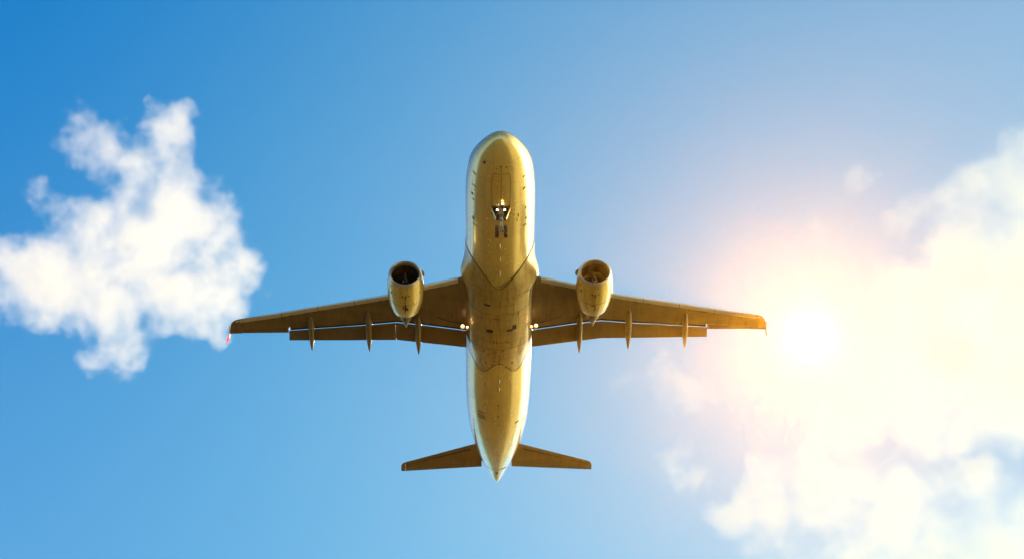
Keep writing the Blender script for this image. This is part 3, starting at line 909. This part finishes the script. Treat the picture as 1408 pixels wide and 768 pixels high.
# ------------------------------------------------------------------ clouds
def cloud(name, label, dist, blobs, dens, seed, noise_scale, thr=.0, amp=1.0, aniso=.45, group=None, step=0.35, col=(.84, .88, .86), soft=1.5, warp=55):
    """blobs: (photo x, photo y, radius px, depth px) at distance `dist`; a real body of vapour far behind the aeroplane"""
    k = dist / F_PX
    cx = sum(b[0] for b in blobs)/len(blobs); cy = sum(b[1] for b in blobs)/len(blobs)
    centre = Vector((0, 0, CAM_H)) + ray(cx, cy)*dist
    rt, upv, fw = CAMM @ Vector((1, 0, 0)), CAMM @ Vector((0, 1, 0)), CAMM @ Vector((0, 0, -1))
    # local axes: x right, y away, z up
    rot = Matrix((rt, fw, upv)).transposed()
    loc = [Vector(((b[0]-cx)*k, (b[3] if len(b) > 3 else 0)*k, (cy-b[1])*k)) for b in blobs]
    rad = [b[2]*k for b in blobs]
    flat = .42
    tmp = bmesh.new()
    for p, r in zip(loc, rad):
        bmesh.ops.create_icosphere(tmp, subdivisions=3, radius=1, matrix=Matrix.Translation(p) @ Matrix.Diagonal((r*.97, r*flat*.97, r*.97, 1)))
    me = bpy.data.meshes.new(name); tmp.to_mesh(me); tmp.free()
    o = bpy.data.objects.new(name, me); C.objects.link(o)
    md = o.modifiers.new('r', 'REMESH'); md.mode = 'VOXEL'; md.voxel_size = max(1.2, min(rad)*.16)
    dg = bpy.context.evaluated_depsgraph_get(); dg.update()
    me2 = bpy.data.meshes.new_from_object(o.evaluated_get(dg))
    o.modifiers.clear(); o.data = me2; me2.name = name
    o.location = centre; o.rotation_euler = rot.to_euler()
    m = bpy.data.materials.new(name + '_vapour'); m.use_nodes = True
    t = m.node_tree; t.nodes.clear()
    tc = t.nodes.new('ShaderNodeTexCoord'); P = tc.outputs['Object']
    # large eddies bend the body of the cloud so that no billow stays round
    wn = t.nodes.new('ShaderNodeTexNoise'); wn.inputs['Scale'].default_value = noise_scale*.9; wn.inputs['Detail'].default_value = 4
    wn.inputs['Roughness'].default_value = .6
    t.links.new(vmath(t, 'ADD', P, (seed*17.1, seed*31.3, seed*9.7)).outputs[0], wn.inputs['Vector'])
    wv = vmath(t, 'SUBTRACT', wn.outputs['Color'], (.5, .5, .5)).outputs[0]
    wv = vmath(t, 'MULTIPLY', wv, (warp, warp*.5, warp)).outputs[0]
    PW = vmath(t, 'ADD', P, wv).outputs[0]
    F = None
    for p, r in zip(loc, rad):
        r = r*.93
        v = vmath(t, 'SUBTRACT', PW, tuple(p)).outputs[0]
        v = vmath(t, 'MULTIPLY', v, (1/r, 1/(r*flat), 1/r)).outputs[0]
        q = vmath(t, 'DOT_PRODUCT', v, v).outputs['Value']
        g = fmath(t, 'SUBTRACT', 1.0, q, clamp=True)
        h = fmath(t, 'SUBTRACT', 1.0, g)
        F = h if F is None else fmath(t, 'MULTIPLY', F, h)
    F = fmath(t, 'SUBTRACT', 1.0, F)
    nz = t.nodes.new('ShaderNodeTexNoise'); nz.inputs['Scale'].default_value = noise_scale; nz.inputs['Detail'].default_value = 7
    nz.inputs['Roughness'].default_value = .62
    try: nz.inputs['Distortion'].default_value = .15
    except Exception: pass
    of = vmath(t, 'ADD', P, (seed*37.1, seed*11.3, seed*5.7)).outputs[0]
    t.links.new(of, nz.inputs['Vector'])
    nn = fmath(t, 'MULTIPLY_ADD', fmath(t, 'SUBTRACT', nz.outputs[0], .5), amp*3.4, -thr-.62)
    d = fmath(t, 'MULTIPLY_ADD', F, 1.45, nn)
    d = fmath(t, 'MULTIPLY', fmath(t, 'MAXIMUM', d, 0.0), maprange(t, F, 0.0, .25))
    d = fmath(t, 'MULTIPLY', fmath(t, 'POWER', fmath(t, 'MINIMUM', d, 1.0), soft), dens)
    pv = t.nodes.new('ShaderNodeVolumePrincipled')
    pv.inputs['Color'].default_value = (*col, 1)
    pv.inputs['Anisotropy'].default_value = aniso
    t.links.new(d, pv.inputs['Density'])
    tr = t.nodes.new('ShaderNodeBsdfTransparent')
    rgb = t.nodes.new('ShaderNodeRGB'); rgb.outputs[0].default_value = (1, 1, 1, 1)
    t.links.new(rgb.outputs[0], tr.inputs[0])
    om = t.nodes.new('ShaderNodeOutputMaterial')
    t.links.new(tr.outputs[0], om.inputs['Surface']); t.links.new(pv.outputs[0], om.inputs['Volume'])
    m.cycles.volume_step_rate = step
    me2.materials.clear(); me2.materials.append(m)
    o['label'] = label; o['category'] = 'cloud'
    if group: o['group'] = group
    return o

CL = dict(dist=2400)
cloud('cloud', 'ragged triangular white cloud alone in deep blue sky beyond the left wing tip', blobs=[
    (210, 300, 112), (140, 365, 112), (60, 392, 90), (265, 385, 105), (312, 398, 66), (195, 230, 78), (232, 180, 60), (232, 155, 38), (122, 188, 62), (130, 222, 48), (250, 240, 62), (290, 310, 62),
    (5, 375, 90), (170, 435, 78), (172, 470, 50), (180, 505, 34), (130, 500, 36), (265, 440, 62), (338, 380, 46), (95, 320, 62), (60, 270, 36)],
    dens=.042, seed=1, noise_scale=.030, thr=-.07, amp=.95, aniso=.35, col=(.98, .92, .85), **CL)
cloud('cloud', 'huge bright sunlit cloud bank filling the sky right of the sun', blobs=[
    (1340, 430, 165), (1400, 330, 135), (1440, 470, 170), (1270, 460, 105), (1265, 400, 80), (1310, 530, 125), (1240, 545, 95), (1310, 345, 70), (1395, 240, 80), (1340, 262, 66), (1275, 275, 50), (1240, 305, 42), (1178, 250, 40), (1130, 325, 38), (1200, 470, 60), (1165, 600, 62), (1445, 250, 90), (1400, 560, 90), (1310, 590, 70)],
    dens=.036, seed=2, noise_scale=.024, amp=1.0, thr=-.06, dist=2600, aniso=.2)
cloud('cloud', 'bright cloud bank rising from the bottom right corner below the larger bank', blobs=[
    (1130, 655, 80), (1060, 670, 70), (1015, 700, 56), (1200, 685, 90), (1290, 715, 118), (1390, 718, 108), (1180, 760, 95), (1070, 770, 66), (1100, 700, 65), (1360, 780, 105), (1430, 700, 64), (1340, 665, 58)],
    dens=.036, seed=3, noise_scale=.028, amp=1.0, thr=-.14, dist=2300, aniso=.2)
cloud('cloud', 'faint wisp of cloud just below the right wing', blobs=[
    (905, 530, 66), (855, 525, 44), (955, 540, 56), (925, 515, 48)], dens=.022, seed=4, noise_scale=.035, thr=.12, aniso=.2, **CL)
cloud('cloud', 'small faint puff of cloud beneath the wisp and above the bottom edge', blobs=[
    (938, 640, 50), (920, 630, 34), (952, 660, 36), (934, 612, 30)], dens=.030, seed=5, noise_scale=.04, thr=.08, aniso=.2, **CL)

# ------------------------------------------------------------------ haze: thin warm air between the ground and just above the aeroplane
def make_haze():
    bm = bmesh.new()
    box(bm, (0, 0, 72), (10600, 10600, 146))
    m = bpy.data.materials.new('warm_air'); m.use_nodes = True
    t = m.node_tree; t.nodes.clear()
    pv = t.nodes.new('ShaderNodeVolumePrincipled')
    pv.inputs['Color'].default_value = (.13, .056, .003, 1)
    pv.inputs['Density'].default_value = .84e-4
    pv.inputs['Anisotropy'].default_value = .965
    om = t.nodes.new('ShaderNodeOutputMaterial'); t.links.new(pv.outputs[0], om.inputs['Volume'])
    o = link('haze', bm, m, smooth=False)
    o['kind'] = 'stuff'
make_haze()
